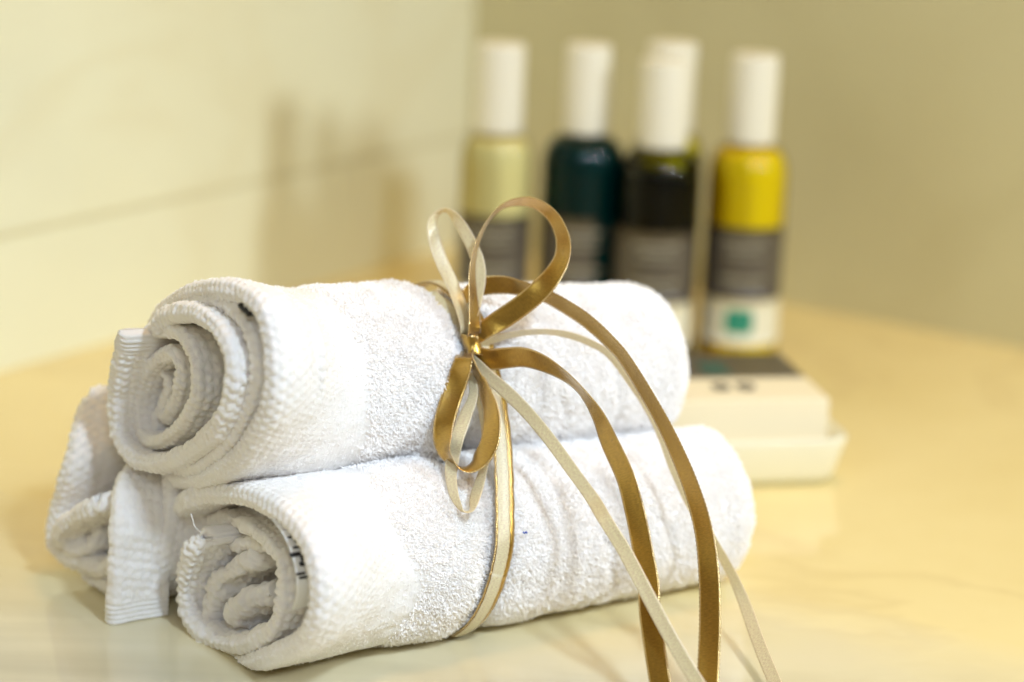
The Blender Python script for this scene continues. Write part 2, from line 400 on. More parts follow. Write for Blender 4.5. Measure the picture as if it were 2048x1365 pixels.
        r = s.r0+(s.r1-s.r0)*PTg/L
        und = (fbm(np.stack([np.cos(ph)[:, None]*1.6+0*PTg, np.sin(ph)[:, None]*1.6+0*PTg, PTg/.035], -1), 3, s.seed+3)-.5)
        r = r*(1+.105*wave*und*(.25+.75*smooth(PTg, .03, .09)))
        # soft creases running round the roll
        cre = np.abs(np.sin(pi*(PTg/.031+.35*und*3+.15*np.sin(ph)[:, None]*2)))
        r = r-.0016*wave*(1-smooth(cre, 0, .28))*smooth(PTg, .12, .16)*smooth(L-PTg, 0.0, .04)
        r = r-pamp*np.exp(-((PTg-pinch)/.0078)**2)+.0014*np.exp(-((PTg-pinch+.018)/.012)**2)
        cx, cz = np.cos(ph)[:, None], np.sin(ph)[:, None]
        A = (q[:, 0:1]+nn[:, 0:1]*PH[None])*(1-f) + cx*r*f
        B = (q[:, 1:2]+nn[:, 1:2]*PH[None])*(1-f) + cz*r*f
        A *= RS; B *= RS
        cw = (s.Oe-s.O)/L; dv = cw-AX*(cw @ AX)
        G = s.O + NV*A[..., None] + ZV*B[..., None] + AX*tt[..., None] + dv*tt[..., None]
        S_ = sl[:, None]+0*PTg; AR = arc[None]+0*PTg
        per = .0042; nper = round(Ln/per); ps = Ln/nper
        k_w = smooth(AR, terry0+wd+.012, terry0+wd-.008) if False else 1-smooth(PTg, terry0*.45, terry0*.85)
        wf = (np.abs(np.sin(pi*S_/ps+1.57*(np.floor(AR/.0038) % 2)))**.8)*(.3+.7*np.abs(np.sin(pi*AR/.0038)))
        lipk = smooth(PTg, .014, .0)
        amp = (.00052+.0007*lipk)*(wf-.5)*k_w*(.6+.8*fbm(G*60, 2, s.seed+12))
        ribb = .00016*np.sin(2*pi*AR/.0018)*smooth(PTg, terry0*.6, terry0*.8)*(1-smooth(PTg, terry0, terry0+.006))
        nz = fbm(G*150, 3, s.seed+1)-.5; fine = fbm(G*1100, 2, s.seed+2)-.5
        # wavy start of the terry pile
        tw = terry0+terryw*(fbm(np.stack([cx[:, 0]*1.5, cz[:, 0]*1.5, cx[:, 0]*0], -1), 2, s.seed+8)-.5)[:, None]*2
        k_t = smooth(PTg, tw-.003, tw+.004)
        amp = amp+ribb+nz*.0016+fine*(.0004+.0006*k_t)+k_t*.0007
        G, nrm = s.disp(G, amp)
        if ((G[:, len(rs)+20]-s.cen(tt[:, len(rs)+20]))*nrm[:, len(rs)+20]).sum() < 0:
            G = G-2*nrm*amp[..., None]; nrm = -nrm
        # rest on the counter: the underside is pressed flat
        zf = G[..., 2]; G[..., 2] = np.where(zf < .004, .0006+.0034*np.exp((zf-.004)/.0034), zf)
        s.add(G, grid_quads(n, len(PT), wi=True))
        # terry loops
        if tuft_n:
            j0 = 8; js = RNG.uniform(j0, len(rs)+len(te)-2, tuft_n*3); is_ = RNG.uniform(0, n-1, tuft_n*3)
            ji, ii = js.astype(int), is_.astype(int)
            ok = RNG.random(len(ji)) < (k_t[ii, ji]*np.clip(RS[ji], .1, 1))
            ok &= G[ii, ji, 2] > .0015
            # only where it can be seen from the front half or the top/far rim
            ji, ii, fj, fi = ji[ok][:tuft_n], ii[ok][:tuft_n], (js-ji)[ok][:tuft_n], (is_-ii)[ok][:tuft_n]
            P = G[ii, ji]*(1-fj)[:, None]+G[ii, ji+1]*fj[:, None]; P = P+(G[ii+1, ji]-G[ii, ji])*fi[:, None]
            Nn = nrm[ii, ji]
            nap = np.stack([vnoise(P*170, 60)-.5, vnoise(P*170, 61)-.5, vnoise(P*170, 62)-.5-.12], 1)*1.5
            Nn = Nn+nap; Nn /= np.linalg.norm(Nn, axis=1)[:, None]
            V, Q = tufts(P-Nn*.0003, Nn, .0016, .00037)
            V[:, 2] = np.maximum(V[:, 2], .0006)
            s.PV.append(V); s.PQ.append(Q+s.pn); s.pn += len(V)
            # short lint standing off the flat woven border and the mouth
            js = RNG.uniform(len(rs)+len(te)*.6, len(PT)-mi*.6, 9000); is_ = RNG.uniform(0, n-1, 9000); ji, ii = js.astype(int), is_.astype(int)
            ok = (k_t[ii, ji] < .5) & (G[ii, ji, 2] > .0015); ji, ii = ji[ok], ii[ok]
            P = G[ii, ji]+(G[ii+1, ji]-G[ii, ji])*RNG.random(len(ji))[:, None]; Nn = nrm[ii, ji]
            V, Q = tufts(P-Nn*.0002, Nn, .0008, .00014)
            s.PV.append(V); s.PQ.append(Q+s.pn); s.pn += len(V)
        return G
    def make(s, label, cat='towel', group=None):
        root = empty('rolled_towel', (s.O[0], s.O[1], max(0, s.O[2]-s.r0)), label, cat, group)
        s.root = root
        mesh_obj('towel_cloth', np.vstack(s.V), np.vstack(s.Q), M_towel, root)
        if s.PV: mesh_obj('terry_pile', np.vstack(s.PV), np.vstack(s.PQ), M_pile, root, smooth=False)
        return root

c1 = lambda X, Y, t=0.: (50+X/2.73, 520+Y/2.73, t)
c2 = lambda X, Y, t=0.: (50+X/2.926, 900+Y/2.926, t)
OA = np.array([-.105, .893, .037])
TA = Towel(OA, OA+AX*.235+[0, 0, -.004], .235, .0372, .0325, 1)
OCc = OA+.037*NV-.004*AX+[0, 0, .067]
TC = Towel(OCc, OCc+AX*.226+[0, 0, -.014], .226, .0405, .0335, 2)
OBb = OA+.074*NV-.016*AX
TB = Towel(OBb, OBb+AX*.235, .235, .037, .033, 3)

# --- top roll
TC.body([c1(1010, 165), c1(1150, 190), c1(1250, 270, -.001), c1(1300, 430), c1(1318, 600), c1(1300, 780), c1(1235, 930), c1(1130, 1080), c1(980, 1180), c1(840, 1205, .003),
         c1(700, 1130, .010), c1(640, 1000, .014), c1(610, 800, .014), c1(620, 600, .014), c1(650, 420, .012), c1(720, 290, .007), c1(850, 195, .003)],
        .0085, terry0=.062, pinch=.117, pamp=.0075, tuft_n=105000)
TC.layer([c1(700, 330, .006), c1(790, 270, .003), c1(950, 225, .001), c1(1090, 265), c1(1175, 350), c1(1225, 480), c1(1235, 640), c1(1195, 800), c1(1110, 960), c1(1010, 1070), c1(900, 1135), c1(780, 1130, .003)], .0064)
TC.layer([c1(690, 400, -.004), c1(720, 330, -.004), c1(830, 290, -.005), c1(960, 330, -.006), c1(1050, 430, -.007), c1(1095, 580, -.007), c1(1080, 760, -.007), c1(1010, 920, -.007), c1(880, 1040, -.006), c1(740, 1110, -.006),
          c1(600, 1110, -.007), c1(505, 1030, -.008), c1(462, 900, -.009), c1(455, 740, -.010), c1(475, 590, -.012), c1(505, 440, -.014), c1(515, 395, -.014)], .0076, depth=.03, rib=-.011, bump=.0013)
TC.layer([c1(650, 380, -.001), c1(770, 385, -.002), c1(860, 450, -.003), c1(905, 570, -.003), c1(905, 740, -.003), c1(845, 880, -.002), c1(740, 980, -.001), c1(640, 985), c1(590, 890), c1(585, 760), c1(620, 640), c1(690, 545), c1(770, 510),
          c1(815, 570, .001), c1(820, 670, .003), c1(795, 770, .005), c1(745, 850, .007), c1(715, 800, .009)], .0062, depth=.035)
TC.layer([c1(745, 600, .006), c1(760, 700, .007), c1(730, 790, .008), c1(690, 860, .007), c1(700, 930, .006)], .0055, depth=.03)

# --- lower front roll
TA.body([c2(905, 305, -.004), c2(1010, 270, -.002), c2(1200, 265), c2(1380, 325), c2(1530, 440), c2(1635, 610), c2(1675, 800), c2(1655, 980), c2(1580, 1120), c2(1430, 1200), c2(1250, 1260, .002),
         c2(1060, 1225, .012), c2(930, 1090, .018), c2(860, 900, .020), c2(840, 700, .020), c2(840, 520, .016), c2(850, 380, .006)],
        .0085, terry0=.060, pinch=.0985, pamp=.0042, tuft_n=110000)
TA.layer([c2(1110, 560, .004), c2(1040, 500, .0), c2(980, 540, -.004), c2(925, 640, -.005), c2(890, 760, -.005), c2(890, 900, -.004), c2(940, 1020, -.003), c2(1040, 1110, -.002), c2(1180, 1150), c2(1320, 1120, .001), c2(1425, 1030, .002),
          c2(1475, 900, .003), c2(1480, 760, .004), c2(1450, 630, .006), c2(1370, 520, .008), c2(1250, 440, .010), c2(1120, 410, .011), c2(1020, 430, .012)], .0068, depth=.035, crumple=.0016, rib=.010, bump=.0012)
TA.layer([c2(1390, 600, .016), c2(1280, 650, .010), c2(1150, 720, .006), c2(1080, 800, .004), c2(1050, 900, .004), c2(1080, 1000, .006), c2(1150, 1040, .010)], .0085, depth=.03, crumple=.003)
TA.layer([c2(1430, 850, .014), c2(1320, 860, .010), c2(1230, 910, .007), c2(1180, 990, .006), c2(1230, 1040, .010)], .0085, depth=.03, crumple=.003)
TA.layer([c2(1180, 560, .010), c2(1290, 540, .012), c2(1400, 560, .014)], .007, depth=.03, crumple=.003)

# --- lower back roll (soft focus, mouth slumped open)
TB.body([(205, 795, .014), (170, 797, .006), (148, 845, -.001), (128, 930, -.008), (105, 1010, -.010), (92, 1075, -.012), (110, 1110, -.010), (150, 1130, -.006), (175, 1165, -.002), (215, 1180, .0),
         (260, 1180, .004), (300, 1120, .008), (325, 1020, .014), (325, 930, .018), (300, 850, .020), (255, 800, .018)],
        .0085, terry0=.062, pinch=.131, pamp=.002, tuft_n=14000)
TB.layer([(262, 915, .012), (236, 955, .003), (222, 1000, -.005), (220, 1060, -.009), (218, 1120, -.010), (213, 1190, -.011), (212, 1258, -.011)], .0082, depth=.026, rib=-.012, bump=.0007)
TB.layer([(208, 1000, -.004), (180, 1012, -.010), (130, 1040, -.014), (103, 1072, -.015), (128, 1098, -.010), (172, 1085, -.003), (192, 1045, .002)], .0075, depth=.022)
TB.layer([(140, 1125, -.006), (190, 1140, -.003), (232, 1110, .0), (245, 1050, .002)], .008, depth=.03)

rt = TC.make('topmost rolled white towel, its spiral end with a folded hem sticking out', group='rolled white towels')
ra = TA.make('lower front rolled white towel with a black lettered tag inside its open end', group='rolled white towels')
rb = TB.make('lower back rolled white towel with its loose hem hanging down at the end', group='rolled white towels')
M_tag = simple('woven_tag', (.82, .82, .80), .7); M_ink = simple('black_thread', (.012, .012, .014), .7)
M_blue = simple('blue_lint', (.05, .12, .55), .8)

def strip_mesh(name, C3, Wv, half, thickness, material, parent, nu=9, beads=True, uvw=None):
    """ribbon from centre line C3 (n,3), unit width vectors, half-width per point"""
    n = len(C3); u = np.linspace(-1, 1, nu)
    s_ = np.concatenate([[0], np.cumsum(np.linalg.norm(np.diff(C3, axis=0), axis=1))])
    T = np.gradient(C3, axis=0); T /= np.linalg.norm(T, axis=1)[:, None]+1e-12
    Wv = Wv-(Wv*T).sum(1)[:, None]*T; Wv /= np.linalg.norm(Wv, axis=1)[:, None]+1e-12
    Nn = np.cross(T, Wv)
    hb = half[:, None]*(1+0*u)[None]
    bead = (.03*np.sin(2*pi*s_/.0011))[:, None]*(np.abs(u)[None] > .99)
    cup = .05*half[:, None]*(1-u[None]**2)
    wig = (fbm(np.stack([s_/.02, s_*0, s_*0], 1), 2, 33)-.5)[:, None]*.0002
    G = C3[:, None]+Wv[:, None]*(u[None]*hb*(1+(bead if beads else 0)))[..., None]+Nn[:, None]*(cup+wig)[..., None]
    # closed thin section: front then back
    bk = G[:, ::-1]-Nn[:, None]*thickness
    GG = np.concatenate([G, bk], 1)
    uu = np.concatenate([(u+1)/2, ((u+1)/2)[::-1]]); UV = np.stack([np.broadcast_to(uu, (n, 2*nu)), np.broadcast_to(s_[:, None], (n, 2*nu))], -1).reshape(-1, 2)
    Q = grid_quads(n, 2*nu, wj=True)
    caps = []
    for j in range(nu-1):
        for i in (0, n-1): caps.append((i*2*nu+j, i*2*nu+j+1, i*2*nu+2*nu-2-j, i*2*nu+2*nu-1-j))
    return mesh_obj(name, GG.reshape(-1, 3), np.vstack([Q, np.array(caps)]), material, parent, uv=UV)

# woven label with black lettering tucked inside the mouth of the lower front roll
lp = [c2(1450, 400, .000), c2(1525, 510, .000), c2(1575, 640, .000), c2(1597, 770, .000), c2(1592, 860, .001), c2(1575, 930, .003)]
lc = np.array([onplane(x, y, TA.O+AX*t, AX) for x, y, t in lp]); lc, _ = catmull(lc, 60)
lc = lc-ray(590, 1120)*.0005*0
tagm = strip_mesh('woven_label', lc+AX*.0035, np.tile(AX, (60, 1)), np.full(60, .0040), .0003, M_tag, ra, beads=False)
def letter_blocks(path, spots, parent, dn, base=None):
    import bmesh
    bm = bmesh.new()
    for s0, s1, t0, t1 in spots:
        i0, i1 = int(s0*(len(path)-1)), max(int(s0*(len(path)-1))+1, int(s1*(len(path)-1)))
        p, q = path[i0], path[i1]; off = dn
        vs = [bm.verts.new(v+off) for v in (p+AX*t0, q+AX*t0, q+AX*t1, p+AX*t1)]
        vs += [bm.verts.new(v.co+Vector(-dn*.3)) for v in vs]
        for f in ((0, 1, 2, 3), (7, 6, 5, 4), (0, 4, 5, 1), (1, 5, 6, 2), (2, 6, 7, 3), (3, 7, 4, 0)): bm.faces.new([vs[k] for k in f])
    return bm
inw = np.array(NV)*-.0009+AX*.002
bm = letter_blocks(lc, [(.12, .16, -.0005, .0035), (.16, .20, .0015, .003), (.24, .26, -.001, .002), (.28, .31, .001, .0035), (.34, .36, -.0005, .004), (.40, .43, -.003, .001), (.44, .48, .001, .004), (.49, .52, .0, .002), (.56, .59, -.002, .001), (.595, .62, -.001, .002)], ra, inw)
bm_obj('black_lettering', bm, M_ink, tagm if False else ra)
# black stitched mark in the folds of the top roll
kp = np.array([onplane(*c1(X, Y)[:2], TC.O+AX*.0005, AX) for X, Y in ((1183, 235), (1200, 255), (1218, 270), (1238, 292))]); kc, _ = catmull(kp, 14)
strip_mesh('black_tag_mark', kc, np.tile(AX, (14, 1)), np.array([.0014]*14), .0014, M_ink, rt, beads=False)
print('OK towels')

# ================================================================== RIBBON BOW
tR = .115
def hull_path():
    pts = []
    for T in (TA, TB, TC):
        tt = tR + (T.O-TA.O) @ AX*-1
        c = T.O+(T.Oe-T.O)*tt/T.L; r = T.r0+(T.r1-T.r0)*tt/T.L-.0006
        cn, cz = (c-TA.O) @ NV, c[2]
        for k in range(240): pts.append((cn+r*cos(2*pi*k/240), max(cz+r*sin(2*pi*k/240), .0008)))
    pts = sorted(set(pts)); 
    def half(ps):
        h = []
        for p in ps:
            while len(h) > 1 and (h[-1][0]-h[-2][0])*(p[1]-h[-2][1])-(h[-1][1]-h[-2][1])*(p[0]-h[-2][0]) <= 0: h.pop()
            h.append(p)
        return h
    hl = half(pts)[:-1]+half(pts[::-1])[:-1]
    return np.array(hl)
hp = hull_path()
hp, hL = catmull(np.array([(a, b, 0.) for a, b in hp[::6]]), 500, closed=True)
ring = TA.O*np.array([1, 1, 0])+NV*hp[:, :1]+ZV*hp[:, 1:2]+AX*(tR-.022*(1-smooth(hp[:, 1:2], .0, .105)))
ker_ = np.hanning(35); ker_ /= ker_.sum(); zr = ring[:, 2].copy()
ring = np.stack([np.convolve(np.concatenate([ring[-17:, k], ring[:, k], ring[:17, k]]), ker_, 'valid') for k in range(3)], 1)
ring[:, 2] = np.where(zr < .002, zr, ring[:, 2])
pr = np.array([proj(p) for p in ring])
kx = np.argmin((pr[:, 0]-945)**2+(pr[:, 1]-690)**2); K = ring[kx].copy(); kd = pr[kx, 2]
print('knot at', pr[kx], 'A touch', pr[np.argmin((pr[:, 1]-1000)**2+((pr[:, 0]-980)*3)**2)], 'bottom', pr[np.argmax(pr[:, 1])])
bow = empty('ribbon_bow', tuple(K), 'gold and cream satin ribbons tied in a bow round the three towel rolls', 'ribbon')
WG, WC = .0088, .0056
KD = kd-.007
def ring_strip(name, off, lift, half, material):
    tw = np.sin(np.linspace(0, 2*pi, len(ring)))*.0008
    c = ring+AX*(off+tw)[:, None] if np.ndim(off) else ring+AX*off+AX*tw[:, None]
    cc = c.mean(0); d = c-cc; d -= (d @ AX)[:, None]*AX; d /= np.linalg.norm(d, axis=1)[:, None]
    c = c+d*lift; c[:, 2] = np.maximum(c[:, 2], .0006+lift*.3)
    c = np.vstack([c, c[:1]])
    return strip_mesh(name, c, np.tile(AX, (len(c), 1)), np.full(len(c), half), .0002, material, bow)
ring_strip('gold_band', .0005, .0036, WG/2, M_gold)
ring_strip('cream_band', -.0004, .0042, WC/2, M_cream)

def ribbon(name, pts, W, material, n=260, clear=.0035):
    """pts: (x, y, depth offset in mm from the knot (minus = towards the viewer), turn angle in degrees, [pinch])"""
    P = []; loop = 'loop' in name
    for p in pts:
        x, y, dz, phi = p[:4]; k = p[4] if len(p) > 4 else 1.
        P.append([x, y, dz, phi, k])
    P = np.array(P, float); Q = P.copy(); Q[:, 2] *= 3; Q[:, 3] *= .0; 
    # parametrise by the image path, carry the rest
    idx = np.arange(len(P)); full, _ = catmull(P*np.array([1, 1, 5, .2, 5]), n); full = full/np.array([1, 1, 5, .2, 5])
    dd = KD+full[:, 2]/1000; push = np.zeros(n)
    for i in range(n):                       # keep the ribbon outside the rolls
        x, y = full[i, :2]; d = dd[i]
        for _ in range(120):
            p = at(x, y, d); ins = p[2] < .0025
            for T in (TA, TC):
                t = (p-T.O) @ AX
                if -.02 < t < T.L+.01:
                    c = T.O+(T.Oe-T.O)*t/T.L; v = p-c; v = v-(v @ AX)*AX
                    if np.linalg.norm(v) < T.r0+(T.r1-T.r0)*t/T.L+clear+W/2*abs(sin(radians(full[i, 3])))*.8: ins = True
            if not ins: break
            d -= .0005
        push[i] = dd[i]-d
    k_ = 12; pm = np.array([push[max(0, i-k_):i+k_+1].max() for i in range(n)])
    ker = np.hanning(2*k_+1); ker /= ker.sum(); pm = np.convolve(np.pad(pm, k_, mode='edge'), ker, 'valid')
    pm *= smooth(np.arange(n), 0, n*.05)*smooth(n-1-np.arange(n), 0, n*.05 if loop else -1)
    dd = dd-pm
    C = np.array([at(full[i, 0], full[i, 1], dd[i]) for i in range(n)])
    im = np.gradient(full[:, :2], axis=0); im /= np.linalg.norm(im, axis=1)[:, None]+1e-9
    perp = np.stack([-im[:, 1], im[:, 0]], 1)                     # image-space, y down
    ph = np.radians(full[:, 3])[:, None]
    Wv = (CR*perp[:, :1] - CU*perp[:, 1:2])*np.cos(ph) + fw*np.sin(ph)
    half = W/2*full[:, 4]
    C[:, 2] = np.maximum(C[:, 2], .0012)
    return strip_mesh(name, C, Wv, half, .00018, material, bow)
t3 = lambda X, Y: (750+X/3.412, 380+Y/3.412)
t4 = lambda X, Y: (750+X/3.412, 650+Y/3.412)
t5 = lambda X, Y: (900+X/2.65, 850+Y/2.65)
# big gold loop (up right)
ribbon('gold_loop', [(*t3(668, 1040), 0, 60, .7), (*t3(675, 960), -2, 55, .85), (*t3(680, 850), -3, 62), (*t3(668, 700), -2, 68), (*t3(665, 560), 0, 73), (*t3(682, 430), 2, 78), (*t3(720, 310), 4, 82),
        (*t3(780, 200), 6, 84), (*t3(860, 120), 7, 80), (*t3(960, 85), 6, 72), (*t3(1070, 88), 4, 66), (*t3(1170, 140), 2, 62), (*t3(1240, 225), 0, 58), (*t3(1280, 340), -3, 52), (*t3(1275, 460), -6, 45),
        (*t3(1215, 580), -8, 30), (*t3(1120, 690), -8, 12), (*t3(1000, 790), -6, 2), (*t3(870, 880), -4, 0), (*t3(760, 950), -2, 20, .9), (*t3(690, 1010), 0, 30, .7)], WG, M_gold)
# cream loop (up left)
ribbon('cream_loop', [(*t3(610, 1040), 2, 40, .7), (*t3(612, 930), 3, 50), (*t3(585, 800), 5, 35), (*t3(530, 650), 8, 25), (*t3(460, 500), 11, 20), (*t3(408, 350), 13, 25), (*t3(392, 230), 14, 45), (*t3(425, 160), 14, 70),
        (*t3(485, 140), 14, 75), (*t3(550, 190), 13, 50), (*t3(610, 280), 12, 32), (*t3(665, 390), 11, 25), (*t3(705, 500), 9, 20), (*t3(715, 620), 7, 30), (*t3(690, 780), 5, 45), (*t3(655, 920), 3, 60), (*t3(640, 1030), 2, 60, .7)], WC, M_cream)
# gold loop hanging down
ribbon('gold_loop', [(*t4(612, 165), 0, 50, .7), (*t4(600, 260), -5, 30), (*t4(555, 400), -9, 12), (*t4(505, 550), -12, 10), (*t4(468, 690), -14, 18), (*t4(462, 810), -15, 38), (*t4(500, 905), -17, 62), (*t4(570, 965), -19, 80, 1),
        (*t4(650, 965), -21, 115), (*t4(720, 910), -23, 140), (*t4(775, 820), -24, 148), (*t4(795, 700), -23, 145), (*t4(785, 580), -20, 135), (*t4(745, 460), -15, 122), (*t4(700, 350), -9, 112), (*t4(655, 250), -3, 108), (*t4(628, 180), 0, 110, .8)], WG, M_gold)
# cream loop hanging inside it
ribbon('cream_loop', [(*t4(660, 330), -6, 30, .6), (*t4(670, 480), -10, 35, .8), (*t4(610, 640), -13, 20), (*t4(560, 780), -16, 12), (*t4(530, 920), -14, 20), (*t4(520, 1040), -14, 40), (*t4(545, 1170), -15, 50), (*t4(600, 1265), -16, 75),
        (*t4(660, 1255), -17, 110), (*t4(690, 1150), -17, 130), (*t4(725, 1030), -17, 125), (*t4(755, 900), -15, 120), (*t4(745, 700), -12, 120), (*t4(690, 450), -7, 120, .7)], WC, M_cream)
# long tails
ribbon('gold_tail', [(*t4(645, 180), 0, 30, .6), (*t4(700, 205), -2, 20, .8), (*t4(790, 235), -5, 10), (*t4(900, 225), -9, 15), (*t4(1010, 220), -13, 28), (*t4(1120, 250), -17, 42), (*t4(1230, 305), -21, 58), (*t4(1330, 375), -25, 70),
        (*t4(1420, 470), -29, 72), (*t4(1520, 620), -34, 58), (*t4(1600, 800), -39, 42), (*t5(930, 280), -47, 36), (*t5(985, 480), -51, 28), (*t5(1025, 680), -55, 25), (*t5(1052, 840), -58, 20),
        (*t5(1060, 1000), -61, 22), (*t5(1085, 1180), -64, 22), (*t5(1115, 1370), -68, 22), (*t5(1150, 1560), -72, 22)], WG, M_gold, 360)
ribbon('gold_tail', [(*t3(640, 1020), 3, 70, .6), (*t3(605, 880), 6, 70), (*t3(612, 760), 10, 60), (*t3(660, 690), 12, 45), (*t3(760, 655), 12, 30), (*t3(880, 650), 10, 35), (*t3(1000, 672), 7, 50), (*t3(1130, 710), 3, 58), (*t3(1280, 785), -3, 55),
        (*t3(1440, 890), -9, 55), (*t3(1590, 1025), -15, 58), (*t3(1710, 1165), -20, 60), (1300, 800, -29, 58), (1340, 875, -36, 54), (1373, 950, -42, 48), (1397, 1020, -46, 42), (1412, 1090, -50, 36), (1419, 1170, -54, 25), (1420, 1250, -58, 22), (1417, 1330, -62, 20), (1412, 1420, -66, 20)], WG, M_gold, 360)
ribbon('cream_tail', [(*t4(630, 185), -3, 40, .5), (*t4(690, 270), -4, 30), (*t4(770, 350), -7, 15), (*t4(900, 460), -11, 10), (*t4(1040, 600), -16, 20), (*t4(1190, 780), -22, 25), (*t4(1340, 985), -29, 28), (*t4(1480, 1180), -36, 28),
        (*t5(820, 500), -52, 22), (*t5(920, 660), -59, 15), (*t5(1010, 830), -65, 12), (*t5(1110, 1020), -70, 15), (*t5(1210, 1200), -74, 15), (*t5(1310, 1365), -78, 15), (*t5(1400, 1500), -82, 15)], WC, M_cream, 360)
ribbon('cream_tail', [(*t3(690, 1050), 0, 60, .6), (*t3(770, 1030), 2, 50), (*t3(880, 1000), 4, 62), (*t3(1020, 975), 6, 66), (*t3(1170, 968), 8, 66), (*t3(1320, 990), 9, 60), (*t3(1470, 1045), 9, 60), (*t3(1600, 1125), 9, 60), (1262, 765, 9, 58), (1298, 820, 9, 55),
        (1325, 875, 9, 50), (1350, 940, 9, 45), (1385, 1015, 9, 45), (1422, 1075, 9, 48), (1462, 1145, 7, 50), (1490, 1210, 0, 42), (1517, 1285, -20, 40), (1550, 1365, -44, 40), (1590, 1450, -66, 40)], WC, M_cream, 360)
# cream ribbon running back over the shoulder of the top roll, beside the knot
ribbon('cream_fold', [(*t3(610, 1030), 3, 30, .5), (*t3(560, 920), 5, 20, .9), (*t3(480, 810), 8, 25), (*t3(400, 740), 12, 45), (*t3(350, 700), 18, 60)], WC*1.3, M_cream)
# knot: small wrapped turn of the gold ribbon
kn = []
for k in range(60):
    a_ = 2*pi*k/59
    kn.append(at(944, 690, KD-.001)+CR*.0048*cos(a_)*.75+fw*.0042*sin(a_)+CU*.0008*sin(a_*2))
kn = np.array(kn); strip_mesh('knot', kn, np.tile(CU*.93-CR*.35, (60, 1)), np.full(60, .0036)*(1+.1*np.sin(np.arange(60)*.6)), .0004, M_gold, bow)
# knot core so that nothing shows through
u_, v_ = np.meshgrid(np.linspace(0, 2*pi, 24, endpoint=False), np.linspace(.02, pi-.02, 14), indexing='ij')
rr = 1+.12*np.sin(3*u_+2*v_)
core = at(944, 690, KD)+CR*(.0034*rr*np.cos(u_)*np.sin(v_))[..., None]+fw*(.0034*rr*np.sin(u_)*np.sin(v_))[..., None]+CU*(.0042*np.cos(v_))[..., None]
mesh_obj('knot_core', core.reshape(-1, 3), grid_quads(24, 14, wi=True), M_gold, bow, uv=np.stack([u_/6.3, v_*.003], -1).reshape(-1, 2))

# lint and loose threads
def thread(name, pts, r, material, parent):
    c, _ = catmull(np.array(pts), 30); T = np.gradient(c, axis=0); T /= np.linalg.norm(T, axis=1)[:, None]
    A = np.cross(T, [.3, .5, .8]); A /= np.linalg.norm(A, axis=1)[:, None]; B = np.cross(T, A)
    th = np.linspace(0, 2*pi, 6, endpoint=False)
    G = c[:, None]+r*(A[:, None]*np.cos(th)[None, :, None]+B[:, None]*np.sin(th)[None, :, None])
    return mesh_obj(name, G.reshape(-1, 3), grid_quads(30, 6, wj=True), material, parent)
dA = proj(TA.O-NV*.002)[2]-.012
thread('loose_thread', [at(382, 1028, dA), at(386, 1042, dA), at(390, 1054, dA), at(402, 1066, dA+.003)], .00022, M_towel, ra)
thread('loose_thread', [at(590, 1180, dA), at(588, 1205, dA-.001), at(584, 1228, dA), at(592, 1233, dA)], .0002, M_towel, ra)
pl = TA.O+AX*.155-NV*.036; 
tl = (.155); cA = TA.O+(TA.Oe-TA.O)*tl/TA.L
# nearest ray/cylinder hit for the lint speck
best = min(((at(1050, 1066, d) , d) for d in np.linspace(.9, 1.1, 400)), key=lambda q_: abs(np.linalg.norm((q_[0]-TA.O)-((q_[0]-TA.O) @ AX)*AX)-.0375)+(0 if q_[1] < proj(cA)[2] else 1))
bd = best[1]-.002
thread('blue_lint', [at(1046, 1064, bd), at(1049, 1067, bd), at(1052, 1064, bd-.0005), at(1054, 1067, bd)], .0003, M_blue, ra)

# ================================================================== BOTTLES
M_cap = simple('white_cap_plastic', (.80, .77, .64), .35, spec=.4)
M_lblw = simple('white_label_paper', (.80, .78, .62), .45)
M_green = simple('green_print', (.0, .26, .17), .5)
def label_grey():
    m, nt, b = mat('grey_label'); 
    g = N(nt, 'ShaderNodeTexCoord'); n = N(nt, 'ShaderNodeTexNoise', i_Scale=60.0); nt.links.new(g.outputs['Object'], n.inputs['Vector'])
    r = ramp(nt, n.outputs['Fac'], [(.3, (.080, .068, .052)), (.7, (.115, .10, .078))]); nt.links.new(r.outputs[0], b.inputs['Base Color'])
    b.inputs['Roughness'].default_value = .35; return m
M_lblg = label_grey()
M_print = simple('pale_print', (.42, .40, .30), .5)
def glass():
    m, nt, b = mat('clear_plastic'); out = nt.nodes['Material Output']
    tr = N(nt, 'ShaderNodeBsdfTransparent'); tr.inputs[0].default_value = (.97, .98, .93, 1)
    gl = N(nt, 'ShaderNodeBsdfGlossy'); gl.inputs['Roughness'].default_value = .04
    fr = N(nt, 'ShaderNodeFresnel'); fr.inputs[0].default_value = 1.26
    mx = N(nt, 'ShaderNodeMixShader'); nt.links.new(fr.outputs[0], mx.inputs[0]); nt.links.new(tr.outputs[0], mx.inputs[1]); nt.links.new(gl.outputs[0], mx.inputs[2]); nt.links.new(mx.outputs[0], out.inputs[0])
    return m
M_glass = glass()
def liquid(name, col, edge=None, transl=.4):
    m, nt, b = mat(name); out = nt.nodes['Material Output']
    b.inputs['Base Color'].default_value = (*col, 1); b.inputs['Roughness'].default_value = .3; b.inputs['Specular IOR Level'].default_value = .1
    t = N(nt, 'ShaderNodeBsdfTranslucent'); t.inputs[0].default_value = (*(edge or col), 1)
    mx = N(nt, 'ShaderNodeMixShader'); mx.inputs[0].default_value = transl
    nt.links.new(b.outputs[0], mx.inputs[1]); nt.links.new(t.outputs[0], mx.inputs[2]); nt.links.new(mx.outputs[0], out.inputs[0]); return m
